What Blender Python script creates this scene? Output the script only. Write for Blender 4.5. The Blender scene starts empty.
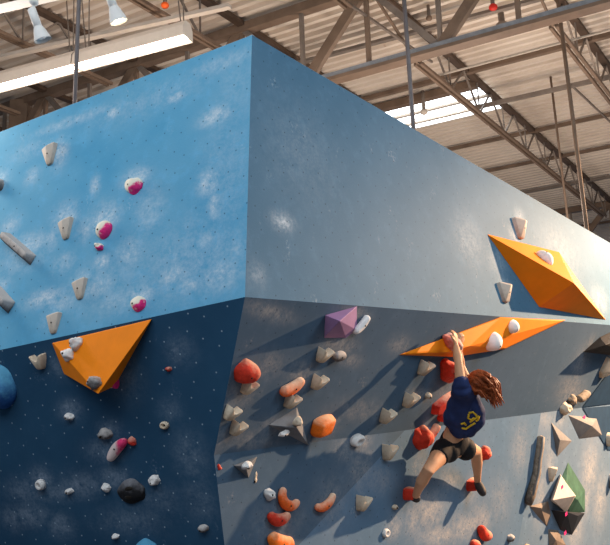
import bpy, bmesh, math, random
from mathutils import Vector as V, Matrix
from mathutils import noise as mn
random.seed(5)
C = bpy.context.scene.collection
sc = bpy.context.scene
# ------------------------------------------------------------------ camera
F = 900.0; TH = math.radians(16); RO = math.radians(2)
FW = V((0, math.cos(TH), math.sin(TH))); r0 = V((1, 0, 0)); u0 = r0.cross(FW)
RT = r0*math.cos(RO) - u0*math.sin(RO); UP = u0*math.cos(RO) + r0*math.sin(RO)
CAM = V((0, 0, 1.6))
cd = bpy.data.cameras.new('camera'); cam = bpy.data.objects.new('camera', cd); C.objects.link(cam)
cd.sensor_width = 36; cd.lens = 36*F/610; cd.clip_end = 200
m = Matrix((RT, UP, -FW)).transposed().to_4x4(); m.translation = CAM
cam.matrix_world = m; sc.camera = cam

def ray(px, py): return ((px-305)*RT - (py-272.5)*UP + F*FW).normalized()
def atz(px, py, z): d = ray(px, py); return CAM + d*(z/d.z)
def athd(px, py, h): d = ray(px, py); return CAM + d*(h/math.hypot(d.x, d.y))
def atdepth(px, py, dep): d = ray(px, py); return CAM + d*(dep/d.dot(FW))
def depth(p): return (p-CAM).dot(FW)
class Plane:
    def __init__(s, n, p):
        s.n = n.normalized()
        if s.n.dot(p-CAM) > 0: s.n = -s.n
        s.d = s.n.dot(p)
        s.x = V((0, 0, 1)).cross(s.n).normalized()
        if s.x.dot(RT) < 0: s.x = -s.x
        s.y = s.n.cross(s.x).normalized()
        if s.y.z < 0: s.y = -s.y
        s.o = p.copy()
    def hit(s, px, py, h=0):
        d = ray(px, py); return CAM + d*((s.d + h - s.n.dot(CAM))/s.n.dot(d))
    def uv(s, p): q = p - s.o; return (q.dot(s.x), q.dot(s.y))
def pl3(a, b, c): return Plane((b-a).cross(c-a), a)

# ------------------------------------------------------------------ materials
def nm(name):
    mt = bpy.data.materials.new(name); mt.use_nodes = True
    nt = mt.node_tree; b = nt.nodes['Principled BSDF']; return mt, nt, b
def N(nt, t, **k):
    n = nt.nodes.new(t)
    for a, b in k.items(): setattr(n, a, b)
    return n
def mixc(nt, fac, a, b, bt='MIX'):
    n = N(nt, 'ShaderNodeMix', data_type='RGBA', blend_type=bt)
    for i, v in ((0, fac), (6, a), (7, b)):
        if isinstance(v, (int, float)): n.inputs[i].default_value = v
        elif isinstance(v, (tuple, list)): n.inputs[i].default_value = (*v[:3], 1)
        else: nt.links.new(v, n.inputs[i])
    return n.outputs[2]
def ma(nt, op, a, b=0.0, clamp=False):
    n = N(nt, 'ShaderNodeMath', operation=op, use_clamp=clamp)
    for i, v in ((0, a), (1, b)):
        if isinstance(v, (int, float)): n.inputs[i].default_value = v
        else: nt.links.new(v, n.inputs[i])
    return n.outputs[0]
def mr(nt, v, a, b, c=0.0, d=1.0):
    n = N(nt, 'ShaderNodeMapRange'); nt.links.new(v, n.inputs[0])
    for i, x in enumerate((a, b, c, d)): n.inputs[i+1].default_value = x
    return n.outputs[0]
def noise(nt, co, s, det=4, rough=.6):
    n = N(nt, 'ShaderNodeTexNoise'); n.inputs['Scale'].default_value = s
    n.inputs['Detail'].default_value = det; n.inputs['Roughness'].default_value = rough
    if co is not None: nt.links.new(co, n.inputs['Vector'])
    return n.outputs['Fac']
def bump(nt, b, h, st, dist=.01):
    n = N(nt, 'ShaderNodeBump'); n.inputs['Strength'].default_value = st; n.inputs['Distance'].default_value = dist
    nt.links.new(h, n.inputs['Height']); nt.links.new(n.outputs[0], b.inputs['Normal'])

def paint(name, col, col2, dot, spec=.08, chalk=(.66, .74, .8), rough=.85, wear=.35, pitch=.145):
    mt, nt, b = nm(name)
    tc = N(nt, 'ShaderNodeUVMap'); uv = tc.outputs[0]
    n1 = noise(nt, uv, .9, 5, .6); n2 = noise(nt, uv, 7, 6, .7); n3 = noise(nt, uv, 40, 4, .7)
    c = mixc(nt, mr(nt, n1, .35, .65), col, col2)
    c = mixc(nt, mr(nt, n2, .52, .75, 0, wear), c, tuple(x*1.5+.03 for x in col))
    # scattered scuffs
    mp = N(nt, 'ShaderNodeMapping'); nt.links.new(uv, mp.inputs[0]); mp.inputs['Scale'].default_value = (1.6, 1, 1); mp.inputs['Rotation'].default_value = (0, 0, .5)
    sc_ = ma(nt, 'MULTIPLY', mr(nt, noise(nt, mp.outputs[0], 3.2, 3, .6), .62, .72), mr(nt, n3, .5, .68))
    c = mixc(nt, ma(nt, 'MULTIPLY', sc_, .35), c, chalk)
    at = N(nt, 'ShaderNodeAttribute', attribute_name='chalk')
    nn = noise(nt, uv, 11, 8, .78)
    k = ma(nt, 'MULTIPLY', at.outputs['Fac'], mr(nt, nn, .32, .58), True)
    k = ma(nt, 'MULTIPLY', k, mr(nt, n3, .3, .6, .35, 1), True)
    c = mixc(nt, k, c, chalk)
    vo = N(nt, 'ShaderNodeTexVoronoi', voronoi_dimensions='2D'); vo.inputs['Scale'].default_value = 1/pitch; vo.inputs['Randomness'].default_value = .42
    mp2 = N(nt, 'ShaderNodeMapping'); nt.links.new(uv, mp2.inputs[0]); mp2.inputs['Rotation'].default_value = (0, 0, .5)
    nt.links.new(mp2.outputs[0], vo.inputs['Vector'])
    dd = mr(nt, vo.outputs['Distance'], .03, .05, .75, 0)
    c = mixc(nt, dd, c, dot)
    nt.links.new(c, b.inputs['Base Color']); b.inputs['Roughness'].default_value = rough
    b.inputs['Specular IOR Level'].default_value = spec
    bump(nt, b, noise(nt, uv, 90, 3), .25, .004)
    return mt
def plain(name, col, rough=.6, metal=0, var=.15, sc_=12, bmp=.2):
    mt, nt, b = nm(name); tc = N(nt, 'ShaderNodeTexCoord')
    n = noise(nt, tc.outputs['Object'], sc_, 5, .65)
    c = mixc(nt, mr(nt, n, .3, .7), tuple(x*(1-var) for x in col), tuple(min(1, x*(1+var)) for x in col))
    nt.links.new(c, b.inputs['Base Color']); b.inputs['Roughness'].default_value = rough; b.inputs['Metallic'].default_value = metal; b.inputs['Specular IOR Level'].default_value = .2
    if bmp: bump(nt, b, noise(nt, tc.outputs['Object'], sc_*8, 3), bmp, .003)
    return mt
def holdmat(name, col, amt=.3, chalk=(.8, .76, .7), dirx=0.0, diry=1.0, rough=.75, sc_=14, edge=.25):
    """moulded resin with chalk dust rubbed into the gripped side"""
    mt, nt, b = nm(name); tc = N(nt, 'ShaderNodeTexCoord'); o = tc.outputs['Generated']
    sp = N(nt, 'ShaderNodeSeparateXYZ'); nt.links.new(o, sp.inputs[0])
    g = ma(nt, 'ADD', ma(nt, 'MULTIPLY', ma(nt, 'SUBTRACT', sp.outputs[0], .5), dirx), ma(nt, 'MULTIPLY', ma(nt, 'SUBTRACT', sp.outputs[1], .5), diry))
    n = noise(nt, tc.outputs['Object'], sc_, 5, .65)
    g = ma(nt, 'ADD', g, ma(nt, 'MULTIPLY', ma(nt, 'SUBTRACT', n, .5), 1.0))
    k = mr(nt, g, -amt-edge, -amt+edge)
    nn = noise(nt, tc.outputs['Object'], 45, 4, .7)
    base = mixc(nt, mr(nt, nn, .3, .7), tuple(x*.8 for x in col), tuple(min(1, x*1.15) for x in col))
    c = mixc(nt, k, base, chalk)
    nt.links.new(c, b.inputs['Base Color']); b.inputs['Roughness'].default_value = rough; b.inputs['Specular IOR Level'].default_value = .3
    bump(nt, b, noise(nt, tc.outputs['Object'], 120, 4), .4, .004)
    return mt
def emis(name, col, st, base=(.8, .8, .8)):
    mt, nt, b = nm(name); b.inputs['Base Color'].default_value = (*base, 1)
    b.inputs['Emission Color'].default_value = (*col, 1); b.inputs['Emission Strength'].default_value = st
    return mt
M = {}
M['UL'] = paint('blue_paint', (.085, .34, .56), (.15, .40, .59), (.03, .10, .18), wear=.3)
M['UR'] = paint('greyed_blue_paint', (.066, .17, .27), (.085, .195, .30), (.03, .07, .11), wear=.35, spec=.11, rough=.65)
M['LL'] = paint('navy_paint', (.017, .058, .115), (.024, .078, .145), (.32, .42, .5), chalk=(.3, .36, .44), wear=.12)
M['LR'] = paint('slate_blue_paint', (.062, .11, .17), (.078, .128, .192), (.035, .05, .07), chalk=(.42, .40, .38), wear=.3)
M['LC'] = paint('lit_slate_paint', (.095, .17, .26), (.115, .19, .285), (.035, .05, .07), chalk=(.5, .47, .44), wear=.35)  # paler slate, stands for the lit part of the lower right panel
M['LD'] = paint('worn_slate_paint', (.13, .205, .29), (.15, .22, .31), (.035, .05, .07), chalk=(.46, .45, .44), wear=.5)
M['steel'] = plain('brown_steel', (.17, .115, .08), .6, .1, .25, 3)
M['steel_top'] = plain('dark_joist_steel', (.085, .055, .038), .6, .1, .3, 3)
M['greysteel'] = plain('grey_steel', (.21, .17, .14), .55, .3, .2, 4)
M['rod'] = plain('rod_steel', (.15, .13, .13), .5, .4, .2, 4)
M['strap'] = plain('pale_strap', (.50, .43, .36), .6, 0, .1, 4)
M['white_metal'] = plain('white_enamel', (.78, .76, .73), .4, 0, .04, 5)
M['fixture'] = plain('cream_enamel', (.70, .60, .50), .5, 0, .06, 5)
M['tube'] = emis('fluorescent_tube', (1, .96, .9), 9)
M['lampglow'] = emis('lamp_lens', (1, .8, .5), 7)
M['sky'] = emis('skylight_sheet', (.86, .95, 1), 3)
M['orange'] = plain('orange_paint', (.95, .25, .004), .65, 0, .06, 6, .15)
M['bolt'] = plain('dark_bolt', (.03, .025, .02), .5, .5, .1, 30, 0)
M['tan'] = holdmat('tan_resin', (.44, .37, .30), .15, (.62, .54, .46))
M['cup'] = holdmat('cream_resin', (.48, .37, .26), .15, (.70, .58, .44))
M['pink'] = holdmat('pink_resin', (.85, .03, .22), .2, (.86, .80, .66), -.8, .7, edge=.06)
M['grey'] = holdmat('grey_resin', (.12, .11, .11), -.02, (.5, .47, .45))
M['pale'] = holdmat('pale_resin', (.5, .48, .46), .3, (.78, .75, .72))
M['black'] = holdmat('black_resin', (.008, .008, .01), -.3, (.2, .2, .22), edge=.3)
M['white'] = holdmat('white_resin', (.80, .78, .76), .3, (.9, .88, .86))
M['red'] = holdmat('red_resin', (.62, .035, .014), -.2, (.72, .42, .28), .5, .7, edge=.25)
M['redplain'] = holdmat('plain_red_resin', (.55, .03, .018), -.25, (.7, .4, .3), .5, .7)
M['orangehold'] = holdmat('orange_resin', (.85, .13, .015), -.1, (.88, .6, .42), .3, .7, edge=.3)
M['orangeclean'] = holdmat('clean_orange_resin', (.88, .17, .01), -.3, (.85, .5, .3))
M['wood'] = holdmat('weathered_wood_resin', (.08, .06, .045), -.02, (.42, .34, .26), .4, .3, sc_=20, edge=.3)
M['blackrock'] = holdmat('black_rock_volume', (.022, .018, .016), -.1, (.55, .42, .32), .8, .7, sc_=9, edge=.12)
M['rock'] = holdmat('rock_texture_volume', (.115, .12, .13), .0, (.26, .25, .245), .2, .6, sc_=9, edge=.45)
M['brownrock'] = holdmat('brown_sanded_volume', (.13, .095, .075), .0, (.24, .20, .165), .2, .5, sc_=9, edge=.4)
M['purple'] = plain('purple_paint', (.33, .19, .36), .6, 0, .08, 8)
M['slatevol'] = plain('slate_volume', (.19, .20, .215), .6, 0, .2, 9)
M['navypatch'] = plain('navy_patch_tone', (.017, .05, .10), .6, 0, .2, 5)
M['green'] = plain('green_paint', (.055, .14, .095), .6, 0, .3, 8)
M['darkvol'] = plain('charcoal_paint', (.014, .018, .026), .55, 0, .2, 8)
M['whitevol'] = plain('chalky_white', (.58, .53, .48), .7, 0, .12, 10)
M['bluehold'] = holdmat('blue_resin', (.015, .09, .30), .05, (.10, .35, .55), 0, 1.0)
M['pinkmark'] = plain('pink_marker', (.85, .04, .22), .6, 0, .05, 10, 0)
M['redlamp'] = plain('red_beacon', (.6, .03, .02), .4, 0, .1, 10, 0)
M['skin'] = plain('skin', (.66, .35, .20), .5, 0, .06, 9, .05)
M['hair'] = plain('auburn_hair', (.26, .06, .018), .45, 0, .45, 22, .5)
M['shirt'] = plain('navy_shirt', (.022, .038, .12), .8, 0, .2, 10, .1)
M['shorts'] = plain('black_shorts', (.012, .012, .014), .7, 0, .2, 10, .1)
M['shoe'] = plain('dark_shoe', (.05, .045, .045), .6, 0, .3, 20, .1)
M['yellow'] = plain('yellow_print', (.75, .48, .03), .7, 0, .05, 10, 0)
M['grip'] = holdmat('chalky_coral_resin', (.70, .12, .07), .12, (.75, .55, .5), .6, .3)
M['slope'] = holdmat('chalky_pink_resin', (.75, .04, .16), .2, (.72, .58, .55), -.9, .4, edge=.12)
M['rim'] = plain('rim_paint', (.45, .55, .62), .6, 0, .1, 8)

# ------------------------------------------------------------------ helpers
def link(name, me, mt, parent=None, mw=None):
    o = bpy.data.objects.new(name, me); C.objects.link(o)
    if mt: me.materials.append(mt)
    if parent:
        o.parent = parent
        if mw is not None: o.matrix_basis = mw
    elif mw is not None: o.matrix_world = mw
    return o
def bm_mesh(bm, name, smooth=False):
    me = bpy.data.meshes.new(name); bmesh.ops.recalc_face_normals(bm, faces=bm.faces); bm.to_mesh(me); bm.free()
    if smooth: me.polygons.foreach_set('use_smooth', [True]*len(me.polygons))
    return me
def tag(o, label, cat, group=None, kind=None):
    if label: o['label'] = label
    if cat: o['category'] = cat
    if group: o['group'] = group
    if kind: o['kind'] = kind
    return o
def empty(name, loc, rotm=None):
    o = bpy.data.objects.new(name, None); C.objects.link(o); o.empty_display_size = .1
    mw = (rotm.copy() if rotm else Matrix.Identity(4)); mw.translation = loc; o.matrix_world = mw; return o
def bar(bm, a, b, w, t, up=V((0, 0, 1))):
    """box bar from a to b, width w across, thickness t along up"""
    d = (b-a).normalized(); s = d.cross(up)
    if s.length < 1e-4: s = d.cross(V((1, 0, 0)))
    s.normalize(); k = s.cross(d).normalized()
    vs = [bm.verts.new(p + s*x*w/2 + k*y*t/2) for p in (a, b) for x, y in ((-1, -1), (1, -1), (1, 1), (-1, 1))]
    for f in ((0, 1, 2, 3), (7, 6, 5, 4), (0, 4, 5, 1), (1, 5, 6, 2), (2, 6, 7, 3), (3, 7, 4, 0)): bm.faces.new([vs[i] for i in f])
def tube(bm, pts, rad, seg=10, flat=1.0, up=V((0, 0, 1)), cap=True):
    """loft through pts with radius per point (number or (rx, ry))"""
    rings = []; n = len(pts)
    for i, p in enumerate(pts):
        d = (pts[min(i+1, n-1)] - pts[max(i-1, 0)]).normalized()
        s = d.cross(up)
        if s.length < .05: s = d.cross(V((0, 1, 0)))
        s.normalize(); k = s.cross(d)
        r = rad[i] if isinstance(rad, (list, tuple)) else rad
        rx, ry = r if isinstance(r, (list, tuple)) else (r, r*flat)
        rings.append([bm.verts.new(p + s*rx*math.cos(a) + k*ry*math.sin(a)) for a in [2*math.pi*j/seg for j in range(seg)]])
    for A, B in zip(rings, rings[1:]):
        for j in range(seg): bm.faces.new((A[j], A[(j+1) % seg], B[(j+1) % seg], B[j]))
    if cap:
        for R_, i, q in ((rings[0], 0, 1), (rings[-1], -1, -2)):
            r = rad[i] if isinstance(rad, (list, tuple)) else rad
            r = min(r) if isinstance(r, (list, tuple)) else r
            e = (pts[i]-pts[q]).normalized()*r*.55
            c = bm.verts.new(pts[i]+e)
            for j in range(seg): bm.faces.new((R_[j], R_[(j+1) % seg], c))
def ball(bm, c, rx, ry, rz, seg=16, rings=10, rot=None):
    r = bmesh.ops.create_uvsphere(bm, u_segments=seg, v_segments=rings, radius=1)
    mt = Matrix.Translation(c) @ (rot.to_4x4() if rot else Matrix.Identity(4)) @ Matrix.Diagonal((rx, ry, rz, 1))
    bmesh.ops.transform(bm, matrix=mt, verts=r['verts'])
    return r['verts']

# ------------------------------------------------------------------ wall planes
P1 = athd(252, 35, 5.7); P2 = athd(245, 297, 5.6); zt = P1.z-CAM.z
P3 = atz(610, 243, zt); PL = atz(0, 132, zt)
UR = pl3(P1, P2, P3); UL = pl3(P1, P2, PL)
Pc = athd(214, 455, 6.22)
def onpl(pl, px, py): return pl.hit(px, py)
L0 = UL.hit(0, 350); R0 = UR.hit(610, 325)
LL = pl3(P2, L0, Pc); LR = pl3(P2, R0, Pc)
PLx = P1 + (PL-P1)*1.9; PRx = P1 + (P3-P1)*1.5
L0x = P2 + (L0-P2)*1.9; R0x = P2 + (R0-P2)*1.5
Cr = LR.hit(610, 404); Crx = Pc + (Cr-Pc)*1.6
ax = (Cr-Pc).normalized()
nC = Matrix.Rotation(math.radians(-20), 3, ax) @ LR.n
if nC.z < LR.n.z: nC = Matrix.Rotation(math.radians(20), 3, ax) @ LR.n
LC = Plane(nC, Pc)
# seam plane: right-hand facet turned a little more to the lamp
S0 = LC.hit(541, 414); S0 = Pc + ax*((S0-Pc).dot(ax)); S1 = LC.hit(518, 545)
sdir = (S1-S0).normalized()
nD = LC.n.copy()
if nD.dot(V((.82, .25, .5))) < LC.n.dot(V((.82, .25, .5))): nD = LC.n.copy()
LD = Plane(nD, S0)
def isect(a, b, c):
    m3 = Matrix((a.n, b.n, c.n)); return m3.inverted() @ V((a.d, b.d, c.d))
FL = Plane(V((0, 0, 1)), V((0, 0, 0))); FL.n = V((0, 0, 1)); FL.d = 0
Pb = isect(LL, LC, FL)
S1f = S0 + sdir*(S0.z/-sdir.z)
# right facet D: goes from seam, top edge along crease on LR∩LD
dirLD = LR.n.cross(LD.n).normalized()
if dirLD.dot(ax) < 0: dirLD = -dirLD
D0 = S0; D1 = S0 + dirLD*((Crx-S0).length)
dirF = LD.n.cross(V((0, 0, 1))).normalized()
if dirF.dot(ax) < 0: dirF = -dirF
D2 = S1f + dirF*((Crx-S0).length*.95)
L2 = L0x + (Pb-P2); 
dl = LL.n.cross(V((0, 0, 1))).normalized()
if dl.dot(L0x-P2) < 0: dl = -dl
Lf = Pb + dl*(L0x-P2).length

CH = {'UL': [(190,262,60,35,.38),(110,285,60,25,.3),(225,180,24,70,.25),(236,90,20,40,.2),(20,262,30,10,.4),(150,210,14,20,.5),(64,262,10,8,.6),(190,285,12,8,.7),(205,240,8,10,.6),(235,250,8,14,.5),(75,120,40,5,.5),(225,62,30,8,.5),(30,150,20,8,.3),(215,116,13,8,1),(208,182,9,11,1),(214,205,5,14,.8),(173,275,16,10,.8),(220,275,20,14,.7),(45,298,20,7,1),(62,303,14,7,.7),
   (130,253,14,14,.7),(105,218,13,12,1),(136,178,12,8,1),(65,218,12,12,.9),(60,153,7,12,1),(83,282,14,12,.6),(50,318,10,10,.4),(28,245,22,9,.8),(10,225,10,8,.6),(140,296,12,9,1),
   (102,262,8,6,1),(98,285,16,12,.7),(113,113,6,5,.9),(176,97,10,4,.8),(95,186,4,8,.9),(150,100,60,14,.25),(85,230,8,10,.7),(50,240,8,10,.6),(0,180,8,8,.7),(120,300,30,12,.5),(190,240,20,30,.25),(32,176,7,7,.6),(2,285,10,8,.5)],
 'UR': [(283,222,10,7,1),(520,218,6,7,.7),(497,262,14,10,.35),(505,285,9,9,.4),(560,250,30,20,.3),(600,300,14,10,.5),(300,150,40,40,.15),(470,240,20,20,.3),(515,235,8,6,.6),(257,275,8,10,.4)],
 'LL': [(70,410,10,8,.7),(42,480,10,10,.7),(25,490,18,10,.5),(60,492,30,8,.5),(110,430,10,8,.5),(30,515,18,10,.6),(60,525,12,10,.6),(80,485,20,10,.6),(130,520,30,12,.35),(190,455,14,20,.4),(180,350,12,12,.35),(115,478,14,9,.6),(12,518,10,10,.5),(160,500,22,12,.3),(105,450,16,10,.5),(170,410,10,10,.3),(60,365,12,10,.4),(200,500,15,20,.3),(125,375,14,20,.3)],
 'LR': [(270,312,26,7,.7),(340,345,20,10,.7),(300,375,14,12,.6),(350,360,14,6,.6),(270,365,16,12,.5),(240,395,18,12,.5),(280,425,24,8,.5),(250,440,26,10,.5),(320,450,30,8,.5),(215,440,14,14,.5),(330,425,12,8,.6),(360,410,30,10,.4),(310,465,24,12,.5),(355,313,18,6,.6),(245,470,22,14,.5),(240,500,24,14,.5),(300,500,24,14,.4),(400,345,14,8,.5),(450,395,30,14,.4),(580,365,14,16,.5),(590,345,8,8,.4),(570,390,24,12,.5),(420,395,14,6,.6),(230,520,20,12,.4)],
 'LC': [(430,510,20,14,.9),(465,527,22,10,.8),(450,480,14,8,.6),(415,520,14,14,.6),(395,527,10,10,.6),(360,470,16,18,.5),(420,470,10,20,.35),(480,520,16,12,.7),(500,500,20,20,.3),(380,480,16,10,.4),(360,440,12,8,.8),(470,492,12,10,.5),(330,500,20,20,.4),(280,520,30,14,.4),(345,450,14,10,.5),(520,450,14,20,.4),(440,535,30,8,.8)],
 'LD': [(540,500,8,20,.7),(575,530,14,14,.9),(590,470,14,20,.9),(545,420,14,8,.5),(600,500,12,20,.8),(550,455,8,14,.6),(560,420,10,8,.6),(585,500,10,14,.8)]}
def panel(name, key, pl, q, mt, n=90):
    """bilinear patch of four corners (bl, br, tr, tl) with plane UVs in metres and a chalk attribute"""
    bm = bmesh.new(); g = []
    for j in range(n+1):
        row = []
        for i in range(n+1):
            a, b = i/n, j/n
            row.append(bm.verts.new(q[0]*(1-a)*(1-b)+q[1]*a*(1-b)+q[2]*a*b+q[3]*(1-a)*b))
        g.append(row)
    for j in range(n):
        for i in range(n):
            f = bm.faces.new((g[j][i], g[j][i+1], g[j+1][i+1], g[j+1][i]))
    uvl = bm.loops.layers.uv.new('UVMap')
    for f in bm.faces:
        for l in f.loops: l[uvl].uv = pl.uv(l.vert.co)
    f = bm.faces[:][0] if False else None
    me = bpy.data.meshes.new(name); bm.to_mesh(me)
    bm.free()
    spots = []
    for (x, y, rx, ry, s) in CH[key]:
        c = pl.hit(x, y); k = depth(c)/F; spots.append((pl.uv(c), rx*k*1.25, ry*k*1.1, s))
    at = me.attributes.new('chalk', 'FLOAT', 'POINT'); vals = []
    for v in me.vertices:
        a, b = pl.uv(v.co); m_ = 0
        for (c, rx, ry, s) in spots:
            e = ((a-c[0])/rx)**2 + ((b-c[1])/ry)**2
            if e < 6: m_ = max(m_, s*math.exp(-e*.8))
        vals.append(m_)
    at.data.foreach_set('value', vals)
    if me.polygons[0].normal.dot(pl.n) < 0: me.flip_normals()
    o = link(name, me, mt); o['kind'] = 'structure'
    return o
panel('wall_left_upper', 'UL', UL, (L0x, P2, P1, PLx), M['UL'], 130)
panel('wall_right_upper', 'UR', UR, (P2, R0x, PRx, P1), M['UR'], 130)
Lc = L0x + (Pc-P2)
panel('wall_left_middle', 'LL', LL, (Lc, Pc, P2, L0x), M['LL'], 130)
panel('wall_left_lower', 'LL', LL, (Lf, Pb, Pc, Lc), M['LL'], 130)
# steep right panel: corner edge, lip, crease
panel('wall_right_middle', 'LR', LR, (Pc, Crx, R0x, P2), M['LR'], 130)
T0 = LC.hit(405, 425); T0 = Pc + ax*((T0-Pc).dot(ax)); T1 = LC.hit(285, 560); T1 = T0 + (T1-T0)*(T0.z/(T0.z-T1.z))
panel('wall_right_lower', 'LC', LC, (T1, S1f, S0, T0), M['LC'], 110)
panel('wall_right_dimmed', 'LC', LC, (Pb, T1, T0, Pc), M['LR'], 90)  # same panel in darker slate: light fading leftward put into the colour
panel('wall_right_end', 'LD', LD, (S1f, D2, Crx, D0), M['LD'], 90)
# left wall piece between Pb, Pc on LL is inside LL patch: patch uses Pb-P2 as straight edge
bm = bmesh.new()
vs = [bm.verts.new(p) for p in (Pb, Pc, P2)]; bm.faces.new(vs)
# top rim boards, 6 cm deep, running back from the front faces
def rimboard(name, a, b, n_):
    bm = bmesh.new(); back = -V((n_.x, n_.y, 0)).normalized()*.07
    q = [a, b, b+back, a+back]; vs = [bm.verts.new(p+V((0, 0, dz))) for dz in (-.10, .004) for p in q]
    for f in ((0, 1, 2, 3), (4, 5, 6, 7), (0, 1, 5, 4), (1, 2, 6, 5), (2, 3, 7, 6), (3, 0, 4, 7)): bm.faces.new([vs[i] for i in f])
    o = link(name, bm_mesh(bm, name), M['rim']); o['kind'] = 'structure'
bm.free()
eps = .004
rimboard('trim_1', P1 - UL.n*eps, PLx - UL.n*eps, UL.n); rimboard('trim_2', P1 - UR.n*eps, PRx - UR.n*eps, UR.n)
# floor
bm = bmesh.new()
for x, y in ((-16, -8), (22, -8), (22, 34), (-16, 34)): bm.verts.new((x, y, 0))
bm.faces.new(bm.verts[:]); o = link('floor', bm_mesh(bm, 'floor'), plain('grey_mats', (.13, .14, .16), .8, 0, .1, 1)); o['kind'] = 'structure'

# ------------------------------------------------------------------ roof
nR = V((0, -.08, 1)); nl = nR.length; nn = nR.normalized()
vR = V((.52, .85, .068)).normalized(); vR = (vR - nn*vR.dot(nn)).normalized(); uR = vR.cross(nn)
KR = 1.1
def RP(u, v, h): return CAM + (uR*u + vR*v + nn*(h/nl))*KR
def pxh(px, py, h): d = ray(px, py); return CAM + d*(KR*h/d.dot(nR))
def deck(name, u0_, u1_, v0, v1, mt, per=.19, dep=.075, h=6.0):
    bm = bmesh.new(); prof = []; v = v0
    while v < v1 - 1e-6:
        for f_, hh in ((0, 0), (.38, 0), (.5, 1), (.88, 1)):
            if v + f_*per <= v1: prof.append((v+f_*per, h+hh*dep))
        v += per
    prof.append((v1, h))
    A = [bm.verts.new(RP(u0_, a, b)) for a, b in prof]; B = [bm.verts.new(RP(u1_, a, b)) for a, b in prof]
    for i in range(len(A)-1): bm.faces.new((A[i], A[i+1], B[i+1], B[i]))
    me = bm_mesh(bm, name); o = link(name, me, mt); o['kind'] = 'structure'; return o
mt, nt, b = nm('roof_deck'); tc = N(nt, 'ShaderNodeTexCoord'); n1 = noise(nt, tc.outputs['Object'], .7, 5, .6); n2 = noise(nt, tc.outputs['Object'], 5, 5, .75)
c_ = mixc(nt, mr(nt, n1, .35, .65), (.58, .48, .39), (.68, .59, .50)); c_ = mixc(nt, mr(nt, n2, .66, .74, 0, .7), c_, (.35, .18, .08))
nt.links.new(c_, b.inputs['Base Color']); b.inputs['Roughness'].default_value = .6; M['deck'] = mt
U0, U1 = -26, 14
SK0, SK1 = 13.55, 14.95
deck('ceiling', U0, U1, -6, SK0, M['deck']); deck('ceiling_rear', U0, U1, SK1, 46, M['deck'])
deck('ceiling_side', U0, -8.9, SK0, SK1, M['deck']); deck('ceiling_strip', -4.75, U1, SK0, SK1, M['deck'])
deck('window_1', -8.9, -4.75, SK0, SK1, M['sky'])

def part(name, bm, mt, parent, smooth=False):
    me = bm_mesh(bm, name, smooth); return link(name, me, mt, parent)
def root_at(name, p):
    return empty(name, p)
def pbar(name, root, a, b, w, t, mt, up=None):
    bm = bmesh.new(); o = root.matrix_world.translation
    bar(bm, a-o, b-o, w, t, up or nn); return part(name, bm, mt, root)
# girder
names_side = {}
def girder(vg, lab, ulo=-16.5, uhi=4):
    g = root_at('roof_girder', RP(ulo, vg, 4.72)); tag(g, lab, 'roof truss', 'roof girders')
    pbar('top_chord', g, RP(ulo, vg, 5.9), RP(uhi, vg, 5.9), .17, .14, M['steel'])
    b_ = pbar('bottom_chord', g, RP(ulo, vg, 4.76), RP(uhi, vg, 4.76), .20, .05, M['steel'])
    pbar('chord_flange', g, RP(ulo, vg-.06, 4.81), RP(uhi, vg-.06, 4.81), .03, .08, M['slatevol'])
    k = 0; u = -1.85 + 1.96*3
    while u > ulo+.5:
        a = RP(u, vg, 4.8)
        if u < uhi:
            if u + .98 < uhi: pbar('web', g, a, RP(u+.95, vg, 5.88), .15, .09, M['steel'], vR)
            pbar('web', g, a, RP(u-.95, vg, 5.88), .09, .07, M['greysteel'], vR)
            pbar('web', g, a, RP(u, vg, 5.88), .06, .05, M['greysteel'], vR)
            if u - .98 > ulo: pbar('web', g, RP(u-.98, vg, 4.8), RP(u-.98, vg, 5.88), .06, .06, M['steel'], vR)
        u -= 1.96
girder(9.6, 'near steel roof girder crossing above the tall blue corner')
girder(22.6, 'far steel roof girder low behind the right end of the wall')
jl = ['open-web roof joist at far left edge above the long tube light', 'open-web roof joist second from left behind the long tube light', 'open-web roof joist running behind the left spotlight',
      'open-web roof joist meeting the girder just left of the blue corner', 'open-web roof joist crossing the centre right above the skylight', 'open-web roof joist at the upper right corner of the picture']
for i, uj in enumerate((-12.6, -10.62, -8.68, -6.71, -4.73, -2.8)):
    g = root_at('roof_joist', RP(uj, 5, 5.36)); tag(g, jl[i], 'roof joist', 'open-web roof joists')
    pbar('top_chord', g, RP(uj, 5, 5.94), RP(uj, 22.6, 5.94), .12, .07, M['steel_top'])
    for (a, b_, off) in ((5, 9.0, 0), (11.0, 21.6, 0)):
        pbar('bottom_chord', g, RP(uj-.04, a, 5.36), RP(uj-.04, b_, 5.36), .045, .05, M['steel'])
        pbar('bottom_chord', g, RP(uj+.04, a, 5.36), RP(uj+.04, b_, 5.36), .045, .05, M['steel'])
        v = a
        while v < b_-.6:
            pbar('web', g, RP(uj, v, 5.37), RP(uj, v+.6, 5.92), .03, .03, M['greysteel'], vR)
            pbar('web', g, RP(uj, v+1.2, 5.37), RP(uj, v+.6, 5.92), .03, .03, M['greysteel'], vR)
            pbar('web', g, RP(uj, v+1.2, 5.37), RP(uj, v+1.2, 5.92), .022, .022, M['greysteel'], vR)
            v += 1.2
    if i >= 3:
        pbar('end_web', g, RP(uj, 9.7, 5.85), RP(uj, 11.0, 5.36), .035, .035, M['steel'], vR)
def lone(name, lab, cat, a, b_, w, t, mt, group=None):
    g = bmesh.new(); bar(g, V((0, 0, 0)), b_-a, w, t, nn); me = bm_mesh(g, name); o = link(name, me, mt); o.location = a; tag(o, lab, cat, group); return o
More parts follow.
